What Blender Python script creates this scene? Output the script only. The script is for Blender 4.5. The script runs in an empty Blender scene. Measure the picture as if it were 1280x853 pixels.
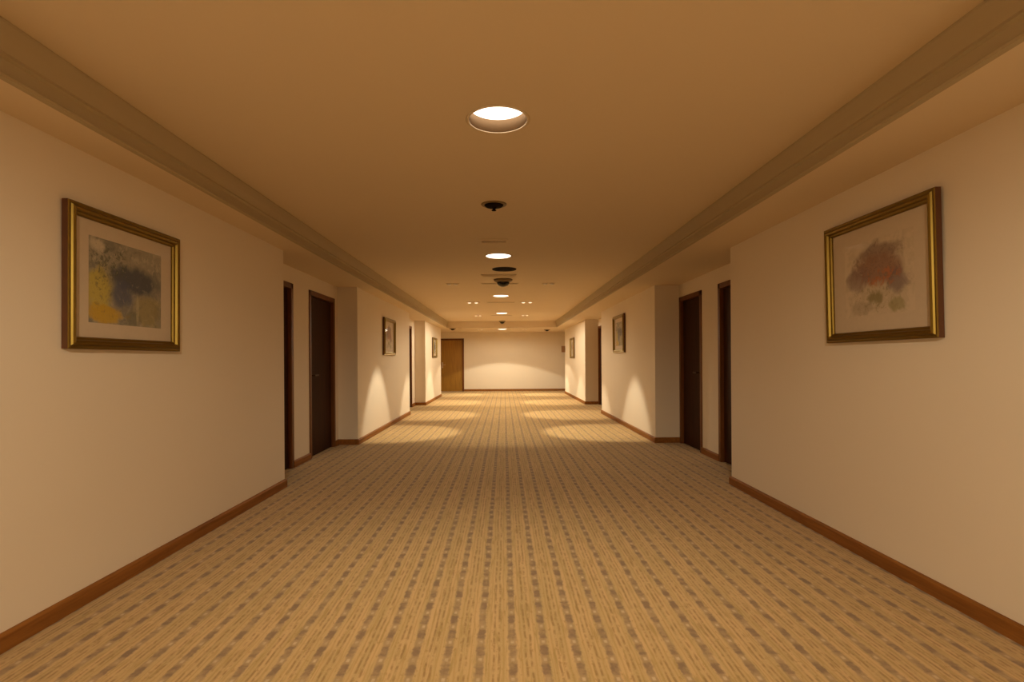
import bpy, bmesh, math
from mathutils import Vector
C = bpy.context.scene.collection
S = 1.2            # camera height in metres: layout numbers are in units of it
F = 660.0          # focal length in pixels of the 1280-wide frame
PI = math.pi

# ---------------------------------------------------------------- camera
cam_d = bpy.data.cameras.new('camera'); cam = bpy.data.objects.new('camera', cam_d); C.objects.link(cam)
bpy.context.scene.camera = cam
cam_d.sensor_width = 36.0; cam_d.lens = F / 1280 * 36.0
cam_d.shift_x = 10 / 1280; cam_d.shift_y = 23.5 / 1280
cam_d.clip_start = 0.05; cam_d.clip_end = 100
cam.location = (0, 0, S)
cam.rotation_mode = 'XYZ'
from mathutils import Matrix
ROLL = math.radians(-0.35)
cam.matrix_world = Matrix.Translation((0, 0, S)) @ Matrix.Rotation(PI / 2, 4, 'X') @ Matrix.Rotation(ROLL, 4, 'Z')

# ---------------------------------------------------------------- world, exposure
w = bpy.data.worlds.new('world'); bpy.context.scene.world = w; w.use_nodes = True
w.node_tree.nodes['Background'].inputs[0].default_value = (0, 0, 0, 1)
w.node_tree.nodes['Background'].inputs[1].default_value = 0
vs = bpy.context.scene.view_settings
vs.view_transform = 'Standard'; vs.look = 'None'; vs.gamma = 1; vs.use_curve_mapping = False
vs.exposure = 0.0
bpy.context.scene.cycles.max_bounces = 12
bpy.context.scene.cycles.diffuse_bounces = 8

LAMP_COL = (1.0, 0.87, 0.62)
# (px in frame, 1/scale) -> z handled below; power per downlight, cone angle, edge softness
LAMPS = [  # x, forward distance / F (both in units of S), W, cone degrees, blend
    (-0.03, -0.0110, 160, 175, 0.4),
    (-0.03, -0.0062, 210, 178, 0.3),
    (-0.03, -0.0013, 235, 178, 0.3),
    (-0.02, 0.00350, 82, 95, 1.0),
    (-0.05, 0.00808, 22, 148, 0.8),
    (-0.045, 0.01313, 62, 160, 0.7),
    (-0.045, 0.01800, 225, 178, 0.3),
    (-0.045, 0.02290, 150, 127, 0.10),
]
# pairs of wall-washing accent lights: distance / F, x left, x right, W, lens brightness
ACCENTS = [(0.01100, -0.70, 0.62, 185, 0), (0.01455, -0.56, 0.42, 185, 1),
           (0.01880, -0.60, 0.50, 185, 2), (0.02300, -0.68, 0.60, 185, 3)]
MID_W = 30      # middle spot of each accent row

# ---------------------------------------------------------------- helpers
def zf(k): return F / k
def new_mat(name):
    m = bpy.data.materials.new(name); m.use_nodes = True
    return m, m.node_tree, m.node_tree.nodes['Principled BSDF']
def N(nt, t, **kw):
    n = nt.nodes.new(t)
    for k, v in kw.items(): setattr(n, k, v)
    return n
def math_(nt, op, a, b=None, c=None):
    n = nt.nodes.new('ShaderNodeMath'); n.operation = op
    for i, v in enumerate((a, b, c)):
        if v is None: continue
        if isinstance(v, (int, float)): n.inputs[i].default_value = v
        else: nt.links.new(v, n.inputs[i])
    return n.outputs[0]
def mixc(nt, fac, a, b):
    n = nt.nodes.new('ShaderNodeMix'); n.data_type = 'RGBA'
    for s, v in ((n.inputs[0], fac), (n.inputs[6], a), (n.inputs[7], b)):
        if isinstance(v, (int, float)): s.default_value = v
        elif isinstance(v, tuple): s.default_value = v if len(v) == 4 else (*v, 1)
        else: nt.links.new(v, s)
    return n.outputs[2]
def sstep(nt, v, a, b):
    n = nt.nodes.new('ShaderNodeMapRange'); n.interpolation_type = 'SMOOTHSTEP'
    nt.links.new(v, n.inputs[0]); n.inputs[1].default_value = a; n.inputs[2].default_value = b
    return n.outputs[0]
def noise(nt, vec, scale, detail=3, rough=0.5, sx=1, sy=1, sz=1, dist=0):
    mp = nt.nodes.new('ShaderNodeMapping'); mp.inputs[3].default_value = (sx, sy, sz)
    nt.links.new(vec, mp.inputs[0])
    n = nt.nodes.new('ShaderNodeTexNoise'); n.inputs['Scale'].default_value = scale
    n.inputs['Detail'].default_value = detail; n.inputs['Roughness'].default_value = rough
    n.inputs['Distortion'].default_value = dist
    nt.links.new(mp.outputs[0], n.inputs['Vector'])
    return n.outputs['Fac']
def objco(nt): return nt.nodes.new('ShaderNodeTexCoord').outputs['Object']
def bump(nt, b, h, strength, dist=0.002):
    n = nt.nodes.new('ShaderNodeBump'); n.inputs['Strength'].default_value = strength
    n.inputs['Distance'].default_value = dist
    nt.links.new(h, n.inputs['Height']); nt.links.new(n.outputs[0], b.inputs['Normal'])

def paint(name, col, var=0.04, rough=0.75):
    m, nt, b = new_mat(name); co = objco(nt)
    f = noise(nt, co, 0.9, 2)
    c2 = tuple(c * (1 - var) for c in col)
    nt.links.new(mixc(nt, f, col, c2), b.inputs['Base Color'])
    b.inputs['Roughness'].default_value = rough
    b.inputs['Specular IOR Level'].default_value = 0.25
    bump(nt, b, noise(nt, co, 260, 2), 0.06, 0.001)
    return m
def wood(name, dark, light, rough=0.4, sx=14, sy=14, sz=0.8, spec=0.4):
    m, nt, b = new_mat(name); co = objco(nt)
    f = noise(nt, co, 2.2, 5, 0.6, sx, sy, sz, 0.6)
    nt.links.new(mixc(nt, sstep(nt, f, 0.3, 0.7), dark, light), b.inputs['Base Color'])
    b.inputs['Roughness'].default_value = rough
    b.inputs['Specular IOR Level'].default_value = spec
    bump(nt, b, f, 0.1, 0.001)
    return m
def plain(name, col, rough=0.5, metal=0.0, spec=0.5):
    m, nt, b = new_mat(name); co = objco(nt)
    f = noise(nt, co, 30, 2)
    nt.links.new(mixc(nt, f, col, tuple(c * 0.92 for c in col)), b.inputs['Base Color'])
    b.inputs['Roughness'].default_value = rough; b.inputs['Metallic'].default_value = metal
    b.inputs['Specular IOR Level'].default_value = spec
    return m

M_WALL = paint('wall_paint', (0.78, 0.69, 0.57))
M_CEIL = paint('ceiling_paint', (0.74, 0.62, 0.46))
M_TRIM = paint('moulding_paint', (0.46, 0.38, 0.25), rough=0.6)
M_BASE = wood('baseboard_wood', (0.20, 0.075, 0.015), (0.30, 0.12, 0.025), 0.6, 14, 0.8, 14, spec=0.12)
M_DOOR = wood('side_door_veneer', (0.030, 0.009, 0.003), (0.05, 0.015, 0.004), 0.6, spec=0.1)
M_EDOOR = wood('end_door_veneer', (0.26, 0.12, 0.012), (0.34, 0.17, 0.02), 0.4)
M_CASE = wood('door_casing_wood', (0.12, 0.040, 0.009), (0.17, 0.060, 0.013), 0.45, spec=0.2)
M_CHROME = plain('brushed_metal', (0.75, 0.68, 0.55), 0.3, 1.0)
M_WHITE = plain('warm_white_metal', (0.70, 0.60, 0.45), 0.5)
M_BAFFLE = plain('brown_baffle', (0.24, 0.155, 0.085), 0.7, 0, 0.1)
M_DARK = plain('dark_brown_plastic', (0.012, 0.006, 0.004), 0.8, 0, 0.1)
M_BRONZE = plain('dark_bronze', (0.10, 0.05, 0.02), 0.5, 1.0)
M_SMOKE = plain('smoked_acrylic', (0.012, 0.008, 0.006), 0.12)
M_OLIVE = plain('bronze_grille', (0.22, 0.15, 0.06), 0.5)
M_SIGN = plain('sign_brown', (0.22, 0.11, 0.04), 0.4)
M_GOLD = plain('gilded_frame', (0.27, 0.18, 0.04), 0.42, 1.0)
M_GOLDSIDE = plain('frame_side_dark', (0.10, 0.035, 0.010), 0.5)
M_MAT = plain('picture_mount_card', (0.60, 0.50, 0.38), 0.85)

def emit(name, col, strength):
    m, nt, b = new_mat(name)
    b.inputs['Base Color'].default_value = (0.8, 0.75, 0.7, 1)
    b.inputs['Emission Color'].default_value = (*col, 1); b.inputs['Emission Strength'].default_value = strength
    return m
M_LENS = emit('lamp_lens', (1.0, 0.86, 0.68), 3.2)
M_STRIP = emit('accent_lens', (1.0, 0.80, 0.55), 1.2)
M_STRIP2 = emit('accent_lens_dim', (1.0, 0.72, 0.45), 0.75)

def carpet_mat():
    m, nt, b = new_mat('woven_carpet')
    co = objco(nt); sp = nt.nodes.new('ShaderNodeSeparateXYZ'); nt.links.new(co, sp.inputs[0])
    X, Y = sp.outputs[0], sp.outputs[1]
    P, Q = 0.110 * S, 0.110 * S
    # wobble of the yarns
    wob = math_(nt, 'MULTIPLY', math_(nt, 'SUBTRACT', noise(nt, co, 9, 2, 0.5, 1, 0.6, 1), 0.5), 0.10)
    u = math_(nt, 'ADD', math_(nt, 'DIVIDE', math_(nt, 'SUBTRACT', X, 0.023 * S), P), math_(nt, 'ADD', 100.5, wob))
    v = math_(nt, 'ADD', math_(nt, 'DIVIDE', Y, Q), 100.0)
    fu = math_(nt, 'SUBTRACT', math_(nt, 'FRACT', u), 0.5)      # 0 at a column centre
    fv = math_(nt, 'SUBTRACT', math_(nt, 'FRACT', v), 0.5)
    au = math_(nt, 'ABSOLUTE', fu); av = math_(nt, 'ABSOLUTE', fv)
    inv = lambda s: math_(nt, 'SUBTRACT', 1.0, s)
    mul = lambda a, c: math_(nt, 'MULTIPLY', a, c)
    rag = math_(nt, 'MULTIPLY', math_(nt, 'SUBTRACT', noise(nt, co, 38, 3, 0.6), 0.5), 0.16)
    aur = math_(nt, 'ADD', au, rag)
    col_band = inv(sstep(nt, aur, 0.08, 0.16))
    irrb = sstep(nt, noise(nt, co, 14, 3, 0.6), 0.25, 0.62)
    block = mul(col_band, inv(sstep(nt, math_(nt, 'ADD', av, math_(nt, 'MULTIPLY', math_(nt, 'SUBTRACT', noise(nt, co, 45, 3, 0.6), 0.5), 0.25)), 0.20, 0.37)))
    dot = mul(mul(inv(sstep(nt, au, 0.03, 0.07)), sstep(nt, av, 0.38, 0.45)), irrb)
    irregular = noise(nt, co, 22, 3, 0.6)
    irr2 = noise(nt, co, 3.0, 2)
    # fine secondary stripes between the columns
    d1 = math_(nt, 'ABSOLUTE', math_(nt, 'SUBTRACT', au, 0.42))
    thin = mul(inv(sstep(nt, d1, 0.02, 0.05)), sstep(nt, irregular, 0.35, 0.6))
    edge = mul(inv(sstep(nt, math_(nt, 'ABSOLUTE', math_(nt, 'SUBTRACT', au, 0.28)), 0.015, 0.04)), 0.35)
    speck = mul(sstep(nt, noise(nt, co, 60, 2, 0.6, 1, 0.5, 1), 0.60, 0.70), 0.5)
    yarn = noise(nt, co, 160, 2, 0.6, 2.0, 0.5, 1)
    base = mixc(nt, irr2, (0.48, 0.335, 0.135), (0.44, 0.315, 0.13))
    base = mixc(nt, sstep(nt, yarn, 0.3, 0.75), base, (0.53, 0.355, 0.165))
    streak = noise(nt, co, 14, 3, 0.6, 2.2, 0.10, 1)
    base = mixc(nt, sstep(nt, streak, 0.36, 0.64), base, (0.57, 0.375, 0.175))
    streak2 = noise(nt, co, 31, 3, 0.6, 2.2, 0.16, 1)
    base = mixc(nt, mul(sstep(nt, streak2, 0.50, 0.68), 0.75), base, (0.37, 0.25, 0.085))
    c = mixc(nt, mul(thin, 0.70), base, (0.27, 0.155, 0.055))
    c = mixc(nt, edge, c, (0.36, 0.22, 0.06))
    c = mixc(nt, speck, c, (0.32, 0.19, 0.055))
    c = mixc(nt, mul(col_band, 0.60), c, (0.31, 0.21, 0.115))
    c = mixc(nt, mul(mul(block, irrb), 0.80), c, (0.20, 0.125, 0.075))
    c = mixc(nt, mul(dot, 0.75), c, (0.60, 0.45, 0.28))
    nt.links.new(c, b.inputs['Base Color'])
    b.inputs['Roughness'].default_value = 0.95; b.inputs['Specular IOR Level'].default_value = 0.1
    b.inputs['Sheen Weight'].default_value = 0.15; b.inputs['Sheen Roughness'].default_value = 0.5
    h = math_(nt, 'ADD', yarn, mul(block, -0.6))
    bump(nt, b, h, 0.35, 0.003)
    return m
M_CARPET = carpet_mat()

def glass_mat():
    m = bpy.data.materials.new('picture_glass'); m.use_nodes = True; nt = m.node_tree
    nt.nodes.clear(); out = nt.nodes.new('ShaderNodeOutputMaterial')
    tr = nt.nodes.new('ShaderNodeBsdfTransparent'); gl = nt.nodes.new('ShaderNodeBsdfGlossy')
    gl.inputs['Roughness'].default_value = 0.03; gl.inputs['Color'].default_value = (0.9, 0.9, 0.9, 1)
    lw = nt.nodes.new('ShaderNodeLayerWeight'); lw.inputs[0].default_value = 0.5
    fr5 = math_(nt, 'POWER', lw.outputs['Facing'], 11.0); frv = math_(nt, 'ADD', math_(nt, 'MULTIPLY', fr5, 0.9), 0.002)
    mx = nt.nodes.new('ShaderNodeMixShader')
    nt.links.new(frv, mx.inputs[0]); nt.links.new(tr.outputs[0], mx.inputs[1]); nt.links.new(gl.outputs[0], mx.inputs[2])
    nt.links.new(mx.outputs[0], out.inputs[0])
    return m
M_GLASS = glass_mat()

def print_mat(name, kind):
    """loose abstract watercolour; object x = across the print, z = up"""
    m, nt, b = new_mat(name); co = objco(nt)
    sp = nt.nodes.new('ShaderNodeSeparateXYZ'); nt.links.new(co, sp.inputs[0])
    X, Z = sp.outputs[0], sp.outputs[2]
    mul = lambda a, c: math_(nt, 'MULTIPLY', a, c)
    X = mul(X, 0.86)
    n4 = noise(nt, co, 42, 5, 0.7, dist=0.5)
    n1 = noise(nt, co, 7, 6, 0.65, dist=0.6); n2 = noise(nt, co, 17, 5, 0.7, dist=0.4); n3 = noise(nt, co, 4, 3)
    def blob(cx, cz, rx, rz, soft=0.45, amp=1.3):
        dx = math_(nt, 'DIVIDE', math_(nt, 'SUBTRACT', X, cx), rx); dz = math_(nt, 'DIVIDE', math_(nt, 'SUBTRACT', Z, cz), rz)
        d = math_(nt, 'SQRT', math_(nt, 'ADD', mul(dx, dx), mul(dz, dz)))
        d = math_(nt, 'ADD', d, mul(math_(nt, 'SUBTRACT', n1, 0.5), amp * 1.6))
        return math_(nt, 'SUBTRACT', 1.0, sstep(nt, d, 1 - soft, 1 + soft * 0.4))
    if kind == 'blue':
        # X negative = towards the camera side of the left wall
        c = mixc(nt, n3, (0.34, 0.30, 0.22), (0.27, 0.25, 0.20))
        c = mixc(nt, mul(sstep(nt, n2, 0.52, 0.62), 0.55), c, (0.50, 0.42, 0.30))
        c = mixc(nt, mul(sstep(nt, n1, 0.52, 0.60), 0.5), c, (0.13, 0.13, 0.12))
        c = mixc(nt, mul(blob(-0.17, -0.04, 0.09, 0.12), 0.85), c, (0.50, 0.40, 0.07))
        c = mixc(nt, mul(blob(-0.15, -0.17, 0.14, 0.05), 0.9), c, (0.52, 0.33, 0.03))
        c = mixc(nt, mul(blob(0.15, -0.12, 0.12, 0.10), 0.6), c, (0.30, 0.24, 0.08))
        c = mixc(nt, mul(blob(0.06, 0.03, 0.21, 0.085), 0.92), c, (0.07, 0.075, 0.095))
        c = mixc(nt, mul(blob(-0.04, -0.06, 0.085, 0.085), 0.85), c, (0.09, 0.10, 0.15))
        c = mixc(nt, mul(blob(0.03, -0.18, 0.06, 0.05, amp=0.5), 0.6), c, (0.13, 0.13, 0.09))
        c = mixc(nt, mul(blob(0.065, -0.13, 0.012, 0.09, amp=0.3), 0.8), c, (0.40, 0.35, 0.22))
        c = mixc(nt, mul(mul(blob(-0.13, 0.12, 0.13, 0.10), sstep(nt, n4, 0.50, 0.56)), 0.75), c, (0.08, 0.085, 0.06))
        c = mixc(nt, mul(mul(blob(-0.15, -0.02, 0.06, 0.09), sstep(nt, n4, 0.54, 0.58)), 0.7), c, (0.12, 0.10, 0.04))
        c = mixc(nt, mul(blob(-0.19, 0.18, 0.05, 0.04), 0.8), c, (0.58, 0.50, 0.38))
        c = mixc(nt, mul(sstep(nt, n4, 0.58, 0.66), 0.35), c, (0.42, 0.37, 0.26))
        c = mixc(nt, mul(sstep(nt, n4, 0.42, 0.34), 0.35), c, (0.10, 0.10, 0.08))
    else:
        paper = (0.60, 0.50, 0.38)
        c = mixc(nt, mul(sstep(nt, n2, 0.45, 0.60), 0.4), paper, (0.44, 0.37, 0.25))
        c = mixc(nt, mul(blob(0.02, 0.0, 0.22, 0.21), 0.45), c, (0.40, 0.33, 0.22))
        c = mixc(nt, mul(blob(0.0, 0.14, 0.15, 0.055, amp=0.9), 0.8), c, (0.25, 0.17, 0.13))
        c = mixc(nt, mul(blob(0.01, 0.04, 0.20, 0.10, amp=0.9), 0.9), c, (0.27, 0.15, 0.10))
        c = mixc(nt, mul(blob(-0.14, 0.0, 0.09, 0.08), 0.6), c, (0.20, 0.13, 0.12))
        c = mixc(nt, mul(blob(0.14, -0.04, 0.08, 0.08), 0.7), c, (0.17, 0.12, 0.13))
        c = mixc(nt, mul(mul(blob(0.02, -0.01, 0.16, 0.06), sstep(nt, n2, 0.48, 0.58)), 0.8), c, (0.45, 0.16, 0.07))
        c = mixc(nt, mul(blob(-0.02, -0.12, 0.06, 0.045), 0.75), c, (0.20, 0.17, 0.06))
        c = mixc(nt, mul(blob(0.13, -0.17, 0.05, 0.04), 0.6), c, (0.26, 0.24, 0.09))
        c = mixc(nt, mul(blob(-0.10, -0.17, 0.10, 0.04), 0.45), c, (0.33, 0.26, 0.18))
        c = mixc(nt, mul(mul(blob(0.0, -0.10, 0.19, 0.12), sstep(nt, n4, 0.54, 0.60)), 0.6), c, (0.24, 0.20, 0.10))
        c = mixc(nt, mul(mul(blob(0.0, 0.07, 0.20, 0.14), sstep(nt, n4, 0.52, 0.60)), 0.5), c, (0.16, 0.10, 0.08))
        c = mixc(nt, mul(sstep(nt, n4, 0.60, 0.68), 0.3), c, (0.52, 0.42, 0.30))
    nt.links.new(c, b.inputs['Base Color']); b.inputs['Roughness'].default_value = 0.8
    return m
M_P1 = print_mat('watercolour_blue_yellow', 'blue')
M_P2 = print_mat('watercolour_red_brown', 'red')

def add_box(bm, x0, x1, y0, y1, z0, z1, mi=0):
    if x0 > x1: x0, x1 = x1, x0
    vs_ = [bm.verts.new((x, y, z)) for z in (z0, z1) for y in (y0, y1) for x in (x0, x1)]
    for f in ((0, 2, 3, 1), (4, 5, 7, 6), (0, 1, 5, 4), (2, 6, 7, 3), (0, 4, 6, 2), (1, 3, 7, 5)):
        fc = bm.faces.new([vs_[i] for i in f]); fc.material_index = mi
def lathe(bm, prof, n=40, mi=0, closed=False):
    rings = []
    for r, z in prof:
        if r < 1e-6: rings.append([bm.verts.new((0, 0, z))])
        else: rings.append([bm.verts.new((r * math.cos(2 * PI * i / n), r * math.sin(2 * PI * i / n), z)) for i in range(n)])
    pairs = list(zip(rings[:-1], rings[1:]))
    if closed: pairs.append((rings[-1], rings[0]))
    for a, c in pairs:
        for i in range(n):
            j = (i + 1) % n
            if len(a) == 1 and len(c) == 1: continue
            if len(a) == 1: f = bm.faces.new((a[0], c[j], c[i]))
            elif len(c) == 1: f = bm.faces.new((a[i], a[j], c[0]))
            else: f = bm.faces.new((a[i], a[j], c[j], c[i]))
            f.smooth = True; f.material_index = mi
def obj(name, bm, mats, parent=None, loc=None, bevel=0, smooth=False):
    bmesh.ops.recalc_face_normals(bm, faces=bm.faces)
    me = bpy.data.meshes.new(name); bm.to_mesh(me); bm.free()
    for m_ in (mats if isinstance(mats, (list, tuple)) else [mats]): me.materials.append(m_)
    o = bpy.data.objects.new(name, me); C.objects.link(o)
    if parent: o.parent = parent
    if loc: o.location = loc
    if bevel:
        md = o.modifiers.new('bevel', 'BEVEL'); md.width = bevel; md.segments = 3; md.limit_method = 'ANGLE'
        md.harden_normals = False
    return o
def struct(o): o['kind'] = 'structure'; return o
def thing(name, label, cat, loc, rot=(0, 0, 0), group=None):
    o = bpy.data.objects.new(name, None); o.empty_display_size = 0.1; C.objects.link(o)
    o.location = loc; o.rotation_euler = rot; o['label'] = label; o['category'] = cat
    if group: o['group'] = group
    return o
def tag(o, label, cat, group=None):
    o['label'] = label; o['category'] = cat
    if group: o['group'] = group
    return o

# ---------------------------------------------------------------- dimensions
XL, XR = -1.745 * S, 1.80 * S              # corridor walls
RL, RR = -1.98 * S, 2.09 * S               # backs of the door recesses
ZS, ZC = (1 + 0.878) * S, (1 + 1.05) * S   # side soffit and middle ceiling heights
Y0 = -8.0
f_ = F / 640 * S
Y1, Y2 = 4.06 * f_, 6.10 * f_              # first recess
Y3, Y4 = 9.45 * f_, 11.35 * f_             # second recess
YL, YR = 14.15 * f_, 15.1 * f_             # ends of the corridor walls
YE = 16.4 * f_                             # end wall
YCE = 13.95 * f_                           # end of the raised ceiling
XO = 3.1 * S                               # side walls of the cross passage
T = 0.14
DH = 0.735 * S + S                          # top of door casings
BH = 0.078; BT = 0.018

# ---------------------------------------------------------------- floor
bm = bmesh.new()
add_box(bm, -XO - 0.3, XO + 0.3, Y0 - 0.2, YE + 0.3, -0.1, 0.0)
struct(obj('floor', bm, M_CARPET))

# ---------------------------------------------------------------- ceiling with round lamp openings
HOLE = 0.130 * S
lamps = [(x * S, z * F * S, p, a, bl) for x, z, p, a, bl in LAMPS]
high = [l for l in lamps if l[1] < YCE]; low = [l for l in lamps if l[1] >= YCE]
def sheet(bm, x0, x1, y0, y1, z, holes):
    def quad(a, b_, c, d): bm.faces.new([bm.verts.new((p[0], p[1], z)) for p in (a, b_, c, d)])
    y = y0; h = 0.30
    for cx, cy, *_ in sorted(holes, key=lambda t: t[1]):
        quad((x0, y), (x1, y), (x1, cy - h), (x0, cy - h))
        quad((x0, cy - h), (cx - h, cy - h), (cx - h, cy + h), (x0, cy + h))
        quad((cx + h, cy - h), (x1, cy - h), (x1, cy + h), (cx + h, cy + h))
        n = 48; inner = []; outer = []
        for i in range(n):
            a = 2 * PI * i / n + PI / 4; c, s = math.cos(a), math.sin(a); m_ = max(abs(c), abs(s))
            inner.append(bm.verts.new((cx + HOLE * c, cy + HOLE * s, z)))
            outer.append(bm.verts.new((cx + h * c / m_, cy + h * s / m_, z)))
        for i in range(n):
            j = (i + 1) % n; bm.faces.new((inner[i], inner[j], outer[j], outer[i]))
        y = cy + h
    quad((x0, y), (x1, y), (x1, y1), (x0, y1))
CL, CR = -1.515 * S, 1.42 * S              # edges of the raised ceiling
SL, SR = -1.527 * S, 1.428 * S             # inner edges of the soffits
bm = bmesh.new()
sheet(bm, CL - 0.05, CR + 0.05, Y0, YCE, ZC, high)
sheet(bm, -XO - 0.05, XO + 0.05, YCE, YE + 0.05, ZS, low)
# soffits, made as boxes; the far end face of the raised part
add_box(bm, -XO - 0.1, SL - 0.03, Y0, YCE, ZS, ZC + 0.25)
add_box(bm, SR + 0.03, XO + 0.1, Y0, YCE, ZS, ZC + 0.25)
add_box(bm, SL - 0.03, SR + 0.03, YCE, YCE + 0.06, ZS, ZC + 0.25)
add_box(bm, -XO - 0.1, XO + 0.1, Y0, YE + 0.1, ZC + 0.25, ZC + 0.35)
bmesh.ops.remove_doubles(bm, verts=bm.verts, dist=1e-5)
struct(obj('ceiling', bm, M_CEIL))

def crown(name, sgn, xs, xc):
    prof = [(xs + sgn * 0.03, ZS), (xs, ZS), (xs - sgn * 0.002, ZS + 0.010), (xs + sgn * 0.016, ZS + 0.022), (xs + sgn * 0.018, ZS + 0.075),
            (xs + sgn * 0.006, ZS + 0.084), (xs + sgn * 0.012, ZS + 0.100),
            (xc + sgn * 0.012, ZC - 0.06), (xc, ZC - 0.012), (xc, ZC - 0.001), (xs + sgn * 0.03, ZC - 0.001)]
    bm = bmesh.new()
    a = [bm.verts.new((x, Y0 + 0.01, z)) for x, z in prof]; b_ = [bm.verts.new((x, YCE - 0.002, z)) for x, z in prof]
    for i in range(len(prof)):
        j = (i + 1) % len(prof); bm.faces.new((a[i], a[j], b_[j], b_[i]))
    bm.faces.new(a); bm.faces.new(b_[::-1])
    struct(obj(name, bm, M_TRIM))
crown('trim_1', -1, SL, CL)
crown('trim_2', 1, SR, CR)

# ---------------------------------------------------------------- doors in the side recesses: (y0, y1) of each opening
DL = [(4.14 * f_, 4.80 * f_), (5.20 * f_, 5.98 * f_), (10.20 * f_, 10.97 * f_)]
DR = [(4.24 * f_, 4.98 * f_), (5.40 * f_, 6.08 * f_), (10.55 * f_, 11.33 * f_)]

def side_wall(name, sgn, xw, xr, yend, openings):
    bm = bmesh.new()
    xb = xr + sgn * T
    def bx(a, b_, y0, y1, z0=0, z1=ZS): add_box(bm, a, b_, y0, y1, z0, z1)
    bx(xw, xb, Y0, Y1); bx(xw, xb, Y2, Y3); bx(xw, xb, Y4, yend)
    for r0, r1 in ((Y1, Y2), (Y3, Y4)):
        y = r0
        for a, b_ in openings:
            if a >= r0 and b_ <= r1:
                bx(xr, xb, y, a); bx(xr, xb, a, b_, DH - 0.01, ZS); y = b_
        bx(xr, xb, y, r1)
    return struct(obj(name, bm, M_WALL))
side_wall('wall_left', -1, XL, RL, YL, DL)
side_wall('wall_right', 1, XR, RR, YR, DR)
DE = (-1.28 * S - 0.80 * S, -1.28 * S)     # end door
bm = bmesh.new()
add_box(bm, -XO - 0.1, DE[0], YE, YE + T, 0, ZS); add_box(bm, DE[1], XO + 0.1, YE, YE + T, 0, ZS)
add_box(bm, DE[0], DE[1], YE, YE + T, S * 1.70 - 0.01, ZS)
struct(obj('wall_end', bm, M_WALL))
bm = bmesh.new(); add_box(bm, RL - T, RR + T, Y0 - T, Y0, 0, ZC + 0.2); struct(obj('wall_back', bm, M_WALL))
bm = bmesh.new()
add_box(bm, -XO - 0.1, -XO, YL - 1.5, YE, 0, ZS); add_box(bm, -XO, RL - T, YL - 1.6, YL - 1.5, 0, ZS)
struct(obj('wall_passage_left', bm, M_WALL))
bm = bmesh.new()
add_box(bm, XO, XO + 0.1, YR - 1.5, YE, 0, ZS); add_box(bm, XO, RR + T, YR - 1.6, YR - 1.5, 0, ZS)
struct(obj('wall_passage_right', bm, M_WALL))

# ---------------------------------------------------------------- baseboards: follow the plan line, mitred, open at the doors
def base_run(bm, pts, side):
    """pts: plan polyline on the wall face; side=+1 if the room is to the left of travel"""
    P = [Vector(p) for p in pts]
    def off(i, d):
        ns = []
        for a, b_ in ((i - 1, i), (i, i + 1)):
            if a < 0 or b_ >= len(P): continue
            t = (P[b_] - P[a]).normalized(); ns.append(Vector((-t.y, t.x)) * side)
        if len(ns) == 1: return P[i] + ns[0] * d
        n = (ns[0] + ns[1]); n = n / max(1e-6, n.dot(ns[0]))
        return P[i] + n * d
    prof = [(0, 0), (BT, 0), (BT, BH - 0.012), (BT * 0.55, BH - 0.002), (0, BH)]
    rows = [[bm.verts.new((*off(i, d), z)) for d, z in prof] for i in range(len(P))]
    for a, b_ in zip(rows[:-1], rows[1:]):
        for i in range(len(prof)):
            j = (i + 1) % len(prof); bm.faces.new((a[i], a[j], b_[j], b_[i]))
    bm.faces.new(rows[0][::-1]); bm.faces.new(rows[-1])
CW = 0.06   # casing width
def runs(name, sgn, xw, xr, yend, ops):
    bm = bmesh.new(); side = 1 if sgn > 0 else -1
    base_run(bm, [(xw, Y0 + 0.02), (xw, Y1), (xr, Y1), (xr, ops[0][0])] if ops[0][0] - Y1 > 0.03 else [(xw, Y0 + 0.02), (xw, Y1), (xr, Y1)], side)
    base_run(bm, [(xr, ops[0][1]), (xr, ops[1][0])], side)
    end1 = [(xr, ops[1][1]), (xr, Y2)] if Y2 - ops[1][1] > 0.05 else [(xr, Y2)]
    base_run(bm, end1 + [(xw, Y2), (xw, Y3), (xr, Y3), (xr, ops[2][0])], side)
    end2 = [(xr, ops[2][1]), (xr, Y4)] if Y4 - ops[2][1] > 0.05 else [(xr, Y4)]
    base_run(bm, end2 + [(xw, Y4), (xw, yend), (xr + sgn * T, yend)], side)
    struct(obj(name, bm, M_BASE))
runs('baseboard_left', -1, XL, RL, YL, DL)
runs('baseboard_right', 1, XR, RR, YR, DR)
bm = bmesh.new(); base_run(bm, [(DE[1] + 0.002, YE), (XO, YE)], -1); base_run(bm, [(-XO, YE), (DE[0] - 0.002, YE)], -1)
struct(obj('baseboard_end', bm, M_BASE))

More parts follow.
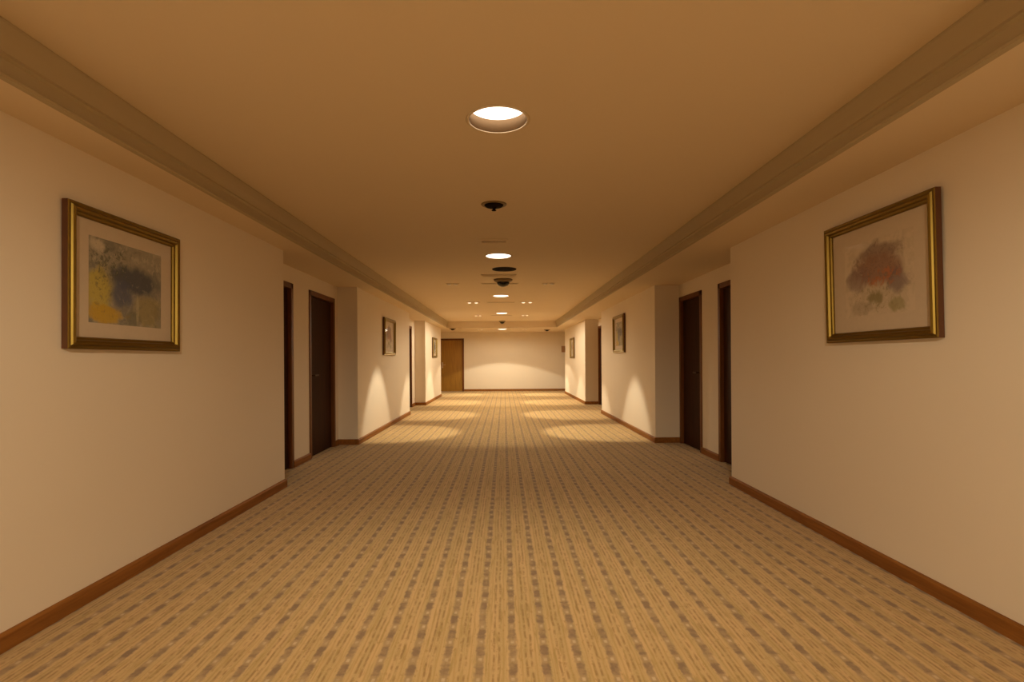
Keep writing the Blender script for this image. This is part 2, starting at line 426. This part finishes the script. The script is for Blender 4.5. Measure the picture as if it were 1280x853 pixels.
# ---------------------------------------------------------------- doors (local: x along the opening, y into the wall, z up)
def make_door(name, width, top, loc, rotz, handle_side, leaf_mat=None):
    root = bpy.data.objects.new(name, None); C.objects.link(root); root.location = loc
    root.rotation_euler = (0, 0, rotz); root['kind'] = 'structure'
    e = 0.001
    bm = bmesh.new()
    for a, b_ in ((e, CW), (width - CW, width - e)):
        add_box(bm, a, b_, -0.012, 0.13, 0.0, top - 0.012)
    add_box(bm, e, width - e, -0.012, 0.13, top - 0.012 - CW, top - 0.012)
    # stop
    add_box(bm, CW, CW + 0.012, 0.075, 0.125, 0, top - CW - 0.012); add_box(bm, width - CW - 0.012, width - CW, 0.075, 0.125, 0, top - CW - 0.012)
    add_box(bm, CW, width - CW, 0.075, 0.125, top - CW - 0.024, top - CW - 0.012)
    obj('door_frame', bm, M_CASE, root, bevel=0.004)
    bm = bmesh.new(); add_box(bm, CW + 0.004, width - CW - 0.004, 0.03, 0.072, 0.006, top - CW - 0.016)
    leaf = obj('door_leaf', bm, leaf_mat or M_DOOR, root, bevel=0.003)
    hx = CW + 0.07 if handle_side < 0 else width - CW - 0.07
    bm = bmesh.new()
    add_box(bm, hx - 0.022, hx + 0.022, 0.022, 0.031, 0.90, 1.12)
    d = 1 if handle_side < 0 else -1
    add_box(bm, hx - 0.009, hx + 0.009, -0.03, 0.024, 1.01, 1.028)
    add_box(bm, min(hx - 0.009 * d, hx + 0.12 * d), max(hx - 0.009 * d, hx + 0.12 * d), -0.034, -0.018, 1.010, 1.028)
    obj('handle', bm, M_CHROME if leaf_mat else M_BRONZE, leaf, bevel=0.003)
    return root
n = 1
for a, b_ in DL:   # left wall faces +x: local x -> +Y, local y -> -X
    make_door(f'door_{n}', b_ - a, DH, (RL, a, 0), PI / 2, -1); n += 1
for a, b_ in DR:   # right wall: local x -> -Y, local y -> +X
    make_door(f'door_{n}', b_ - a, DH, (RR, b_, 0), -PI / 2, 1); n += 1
make_door(f'door_{n}', DE[1] - DE[0], S * 1.70, (DE[0], YE, 0), 0, -1, M_EDOOR)

# ---------------------------------------------------------------- downlights
DEPTH = 0.058 * S
def downlight(x, y, z, power, ang, blend, label, deep=True):
    t = thing('ceiling_downlight', label, 'ceiling light', (x, y, z), group='downlights down the middle of the ceiling')
    R = HOLE
    bm = bmesh.new()
    lathe(bm, [(R - 0.004, -0.0005), (R - 0.004, -0.004), (R + 0.004, -0.005), (R + 0.012, -0.0005)], 48, closed=True)
    obj('trim_ring', bm, M_CEIL, t)
    bm = bmesh.new()
    lathe(bm, [(R - 0.003, -0.001), (R - 0.003, DEPTH + 0.02), (R - 0.001, DEPTH + 0.02), (R - 0.001, -0.001)], 48, closed=True)
    obj('baffle', bm, M_BAFFLE, t)
    bm = bmesh.new()
    if deep: lathe(bm, [(0, DEPTH - 0.008), (R * 0.5, DEPTH - 0.006), (R - 0.004, DEPTH), (R - 0.004, DEPTH + 0.012), (0, DEPTH + 0.012)], 48)
    else: lathe(bm, [(0, -0.012), (R * 0.5, -0.010), (R - 0.012, -0.003), (R - 0.004, 0.003), (R - 0.004, 0.012), (0, 0.012)], 48)
    obj('lamp_lens', bm, M_LENS, t)
    ld = bpy.data.lights.new('lamp_light', 'SPOT'); ld.energy = power; ld.color = LAMP_COL
    ld.spot_size = math.radians(ang); ld.spot_blend = blend; ld.shadow_soft_size = 0.03
    lo = bpy.data.objects.new('lamp_light', ld); C.objects.link(lo); lo.parent = t; lo.location = (0, 0, -0.035)
    if y > YCE:   # added wide fill light at the farthest one, lifts the upper end wall
        l2 = bpy.data.lights.new('end_wall_fill', 'SPOT'); l2.energy = 62; l2.color = LAMP_COL
        l2.spot_size = math.radians(178); l2.spot_blend = 0.3; l2.shadow_soft_size = 0.05
        o2 = bpy.data.objects.new('end_wall_fill', l2); C.objects.link(o2); o2.parent = t; o2.location = (0, 0, -0.04)
    return t
labels = [
    'round recessed downlight, out of view behind the camera, farthest back',
    'round recessed downlight, out of view behind the camera, middle of three',
    'round recessed downlight, just behind the camera',
    'largest and nearest glowing round downlight in the middle of the ceiling',
    'second glowing round downlight from the camera, just before the dark flat ceiling plate',
    'third glowing round downlight, just beyond the dark dome camera',
    'fourth glowing round downlight, between the third one and the small dark detector',
    'farthest glowing round downlight, on the low ceiling before the end wall',
]
for (x, y, p, a, bl), lab in zip(lamps, labels):
    downlight(x, y, ZC if y < YCE else ZS, p, a, bl, lab, y < 3.5)

# ---------------------------------------------------------------- ceiling fittings
def cz(y): return (450 - y) / 1.05
def cpos(px, py): k = cz(py); return ((px - 630) / k * S, F / k * S, ZC)
# sprinkler
t = thing('fire_sprinkler', 'dark sprinkler head on a flat disc, between the first and second downlights', 'sprinkler', cpos(618.5, 255.5))
bm = bmesh.new(); lathe(bm, [(0, -0.001), (0.105, -0.001), (0.10, -0.006), (0.075, -0.008), (0, -0.008)]); obj('escutcheon', bm, M_OLIVE, t)
bm = bmesh.new(); lathe(bm, [(0, -0.008), (0.078, -0.008), (0.066, -0.020), (0.030, -0.026), (0, -0.026)]); obj('cup', bm, M_DARK, t)
bm = bmesh.new(); lathe(bm, [(0, -0.026), (0.022, -0.026), (0.012, -0.034), (0.012, -0.046), (0.020, -0.048), (0.018, -0.052), (0, -0.052)], 24); obj('deflector', bm, M_DARK, t)

def flat_vent(name, label, px, py, wx, dy, cat, slats, dark, frame_mat=M_CEIL):
    t = thing(name, label, cat, cpos(px, py))
    hx, hy = wx / 2, dy / 2; fw = 0.022
    bm = bmesh.new()
    for a in ((-hx, hx, -hy, -hy + fw), (-hx, hx, hy - fw, hy), (-hx, -hx + fw, -hy + fw, hy - fw), (hx - fw, hx, -hy + fw, hy - fw)):
        add_box(bm, a[0], a[1], a[2], a[3], -0.012, -0.0005)
    obj('frame', bm, frame_mat, t, bevel=0.003)
    bm = bmesh.new()
    add_box(bm, -hx + fw, hx - fw, -hy + fw, hy - fw, -0.004, -0.0005)
    obj('backing', bm, dark, t)
    for i in range(slats):
        y = -hy + fw + (i + 0.5) * (dy - 2 * fw) / slats
        bm = bmesh.new(); add_box(bm, -hx + fw, hx - fw, y - 0.007, y + 0.007, -0.010, -0.0045)
        obj('slat', bm, frame_mat, t)
    return t
flat_vent('ceiling_vent', 'flush square ceiling vent with a dark slot, just before the second downlight', 618, 301, 0.30, 0.16, 'vent', 2, M_OLIVE)
# dark plate beyond the second lamp
t = thing('ceiling_speaker', 'dark round flat ceiling plate just beyond the second downlight', 'speaker', cpos(631, 336.5))
bm = bmesh.new(); lathe(bm, [(0.135, -0.0005), (0.170, -0.0005), (0.166, -0.008), (0.135, -0.012)], 48, closed=True); obj('rim', bm, M_DARK, t)
bm = bmesh.new(); lathe(bm, [(0, -0.0005), (0.1345, -0.0005), (0.1345, -0.010), (0.07, -0.016), (0, -0.018)], 48); obj('grille', bm, M_DARK, t)
flat_vent('ceiling_vent', 'long narrow olive ceiling vent between the dark round plate and the dome camera', 624, 344, 0.52, 0.13, 'vent', 2, M_OLIVE)
def dome(label, px, py, s, cat='security camera', name='dome_camera'):
    t = thing(name, label, cat, cpos(px, py))
    bm = bmesh.new(); lathe(bm, [(0, -0.0005), (0.15 * s, -0.0005), (0.148 * s, -0.02 * s), (0.12 * s, -0.04 * s), (0.105 * s, -0.046 * s), (0, -0.046 * s)], 40); obj('housing', bm, M_OLIVE, t)
    bm = bmesh.new(); lathe(bm, [(0.10 * s, -0.0462 * s)] + [(0.10 * s * math.cos(a), -0.0462 * s - 0.075 * s * math.sin(a)) for a in [i * PI / 16 for i in range(1, 8)]] + [(0, -0.1212 * s)], 40); obj('smoked_dome', bm, M_SMOKE, t)
    return t
dome('dark smoked dome camera hanging under the ceiling before the third downlight', 629.5, 349.5, 0.98)

# recessed twin accent lights beside the downlights, tilted to the walls
def accent(x, y, z, hw, mat, label, sgn, power, ang=50, tilt=20, blend=0.42):
    t = thing('accent_light', label, 'accent light', (x, y, z), group='wall-washing accent lights beside the downlights')
    h = hw
    bm = bmesh.new(); add_box(bm, -h, h, -0.05, 0.05, -0.010, -0.0005); obj('housing', bm, M_CEIL, t, bevel=0.004)
    for c in (-0.5, 0.5):
        bm = bmesh.new(); lathe(bm, [(0, -0.0105), (0.036, -0.0105), (0.034, -0.020), (0.022, -0.026), (0, -0.028)], 24)
        obj('lens', bm, mat, t, loc=(c * h, 0, 0))
    ld = bpy.data.lights.new('lamp_light', 'SPOT'); ld.energy = power; ld.color = LAMP_COL
    ld.spot_size = math.radians(ang); ld.spot_blend = blend; ld.shadow_soft_size = 0.03
    lo = bpy.data.objects.new('lamp_light', ld); C.objects.link(lo); lo.parent = t; lo.location = (0, 0, -0.07)
    lo.rotation_euler = (0, math.radians(tilt) * sgn, 0)
    return t
WHERE = ['nearest pair before dome camera',
         'beside third downlight', 'beside fourth downlight', 'beside farthest downlight']
M_OFF = emit('accent_lens_shielded', (1.0, 0.7, 0.42), 0.03)
for (q, xl, xr, p, mi), wh in zip(ACCENTS, WHERE):
    y = q * F * S; z = ZC if y < YCE else ZS
    for sgn, x in ((-1, xl), (1, xr)):
        side = 'left' if sgn < 0 else 'right'
        accent(x * S, y, z, 0.15 if mi == 1 else 0.11, (M_OFF, M_STRIP, M_STRIP2, M_OFF)[mi], f'small accent light on {side} side of ceiling, {wh}', -sgn, p)
def mid_slot(q, wx, label):
    y = q * F * S; z = ZC if y < YCE else ZS
    t = thing('slot_light', label, 'accent light', (-0.05 * S, y, z), group='narrow slots between the accent lights')
    bm = bmesh.new(); add_box(bm, -wx / 2, wx / 2, -0.03, 0.03, -0.008, -0.0005); obj('housing', bm, M_CEIL, t, bevel=0.003)
    bm = bmesh.new(); add_box(bm, -wx / 2 + 0.02, wx / 2 - 0.02, -0.012, 0.012, -0.010, -0.0082); obj('slot', bm, M_OLIVE, t)
    for px in (-0.42, 0.02, 0.46):
        ld = bpy.data.lights.new('lamp_light', 'SPOT'); ld.energy = MID_W * (1 if q < 0.018 else 0.7); ld.color = LAMP_COL
        ld.spot_size = math.radians(70); ld.spot_blend = 0.35; ld.shadow_soft_size = 0.03
        lo = bpy.data.objects.new('lamp_light', ld); C.objects.link(lo); lo.parent = t; lo.location = (px * S, 0, -0.04)
for (q, xl, xr, p, mi), lab in zip(ACCENTS, ('narrow slot in the ceiling just beyond the dome camera', 'narrow slot between the two brightest accent lights',
                                   'narrow slot between the dimmer accent lights', 'narrow slot on the low ceiling by the farthest downlight')):
    mid_slot(q, 0.62, lab)
dome('small dark dome detector between the fourth and the farthest downlights', 628, 401.5, 0.75, 'smoke detector', 'smoke_detector')
# two dark round fittings on the low ceiling beside the ends of the mouldings
for px, py, lab in ((566, 410.5, 'small dark ceiling fitting at the far end of the left ceiling moulding'),
                    (684, 412.5, 'small dark ceiling fitting at the far end of the right ceiling moulding')):
    k = (450 - py) / 0.878
    t = thing('ceiling_fitting', lab, 'sensor', ((px - 630) / k * S, F / k * S, ZS), group='dark ceiling fittings at the ends of the mouldings')
    bm = bmesh.new(); lathe(bm, [(0, -0.0005), (0.11, -0.0005), (0.105, -0.02), (0, -0.022)], 32); obj('base_plate', bm, M_OLIVE, t)
    bm = bmesh.new(); lathe(bm, [(0, -0.022), (0.07, -0.022), (0.05, -0.05), (0, -0.06)], 32); obj('cap', bm, M_DARK, t)

# small plate sticking out near the end of the right wall
t = thing('wall_sign', 'small brown plate sticking out from the far right wall near the end wall', 'sign', (XR, YR - 0.22, S + 0.30 * S))
bm = bmesh.new(); add_box(bm, -0.018, -0.001, -0.03, 0.03, -0.03, 0.03); obj('bracket', bm, M_CHROME, t, bevel=0.002)
bm = bmesh.new(); add_box(bm, -0.15, -0.019, -0.008, 0.008, -0.11, 0.11); obj('plate', bm, M_SIGN, t, bevel=0.003)

# ---------------------------------------------------------------- framed pictures (local: x across, z up, -y out of the wall)
def picture(label, loc, rotz, tilt, wd, ht, pm, pw, ph, pz, group=None):
    t = thing('framed_picture', label, 'picture', loc, group=group)
    t.rotation_mode = 'XYZ'; t.rotation_euler = (tilt, 0, rotz)
    prof = [(0, -0.001), (0, -0.030), (0.006, -0.034), (0.016, -0.032), (0.021, -0.040), (0.030, -0.045), (0.040, -0.040), (0.046, -0.028), (0.055, -0.024), (0.060, -0.017), (0.060, -0.001)]
    bm = bmesh.new(); rings = []
    for sx, sz in ((-1, -1), (1, -1), (1, 1), (-1, 1)):
        rings.append([bm.verts.new((sx * (wd / 2 - u), d, sz * (ht / 2 - u))) for u, d in prof])
    for i in range(4):
        a, b_ = rings[i], rings[(i + 1) % 4]
        for q in range(len(prof)):
            r = (q + 1) % len(prof); f = bm.faces.new((a[q], a[r], b_[r], b_[q]))
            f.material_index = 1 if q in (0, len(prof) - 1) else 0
    fr = obj('frame', bm, [M_GOLD, M_GOLDSIDE], t)
    iw, ih = wd / 2 - 0.0595, ht / 2 - 0.0595
    # mount with a window
    bm = bmesh.new(); add_box(bm, -iw, iw, -0.006, -0.002, -ih, ih); obj('backing_board', bm, M_MAT, t)
    bm = bmesh.new()
    pw2, ph2 = pw / 2, ph / 2
    for x0, x1, z0, z1 in ((-iw, -pw2, -ih, ih), (pw2, iw, -ih, ih), (-pw2, pw2, -ih, pz - ph2), (-pw2, pw2, pz + ph2, ih)):
        add_box(bm, x0, x1, -0.0085, -0.0062, z0, z1)
    obj('mount', bm, M_MAT, t)
    bm = bmesh.new(); add_box(bm, -pw2, pw2, -0.0078, -0.0062, -ph2, ph2); obj('print', bm, pm, t, loc=(0, 0, pz))
    bm = bmesh.new(); add_box(bm, -iw, iw, -0.0135, -0.0115, -ih, ih); obj('glass', bm, M_GLASS, t)
    return t
def pic_left(z0, z1, v0, v1, pm, label, tilt=0.008, **kw):
    wd, ht = (z1 - z0) * S, (v1 - v0) * S
    return picture(label, (XL + 0.002 + ht / 2 * math.sin(tilt), (z0 + z1) / 2 * S, S + (v0 + v1) / 2 * S), PI / 2, tilt, wd, ht, pm, **kw)
def pic_right(z0, z1, v0, v1, pm, label, tilt=0.008, **kw):
    wd, ht = (z1 - z0) * S, (v1 - v0) * S
    return picture(label, (XR - 0.002 - ht / 2 * math.sin(tilt), (z0 + z1) / 2 * S, S + (v0 + v1) / 2 * S), -PI / 2, tilt, wd, ht, pm, **kw)
g = F / 640
kw = dict(pw=0.56, ph=0.44, pz=0.0)
pic_left(2.079, 2.80, 0.055, 0.648, M_P1, 'large gold framed blue and yellow abstract watercolour on the near left wall', **kw)
pic_right(2.152, 2.90, 0.080, 0.696, M_P2, 'large gold framed reddish brown abstract watercolour on the near right wall', tilt=0.02, **kw)
pic_left(7.36 * g, 8.11 * g, 0.08, 0.63, M_P2, 'small-looking framed picture on the left wall between the two door recesses', **kw)
pic_right(7.57 * g, 8.31 * g, 0.10, 0.68, M_P1, 'small-looking framed picture on the right wall between the two door recesses', **kw)
pic_left(12.4 * g, 13.15 * g, 0.06, 0.56, M_P1, 'farthest framed picture on the left wall beside the wooden end door', pw=0.5, ph=0.36, pz=0)
pic_right(13.0 * g, 13.75 * g, 0.03, 0.56, M_P2, 'farthest framed picture on the right wall beside the small projecting plate', pw=0.5, ph=0.38, pz=0)
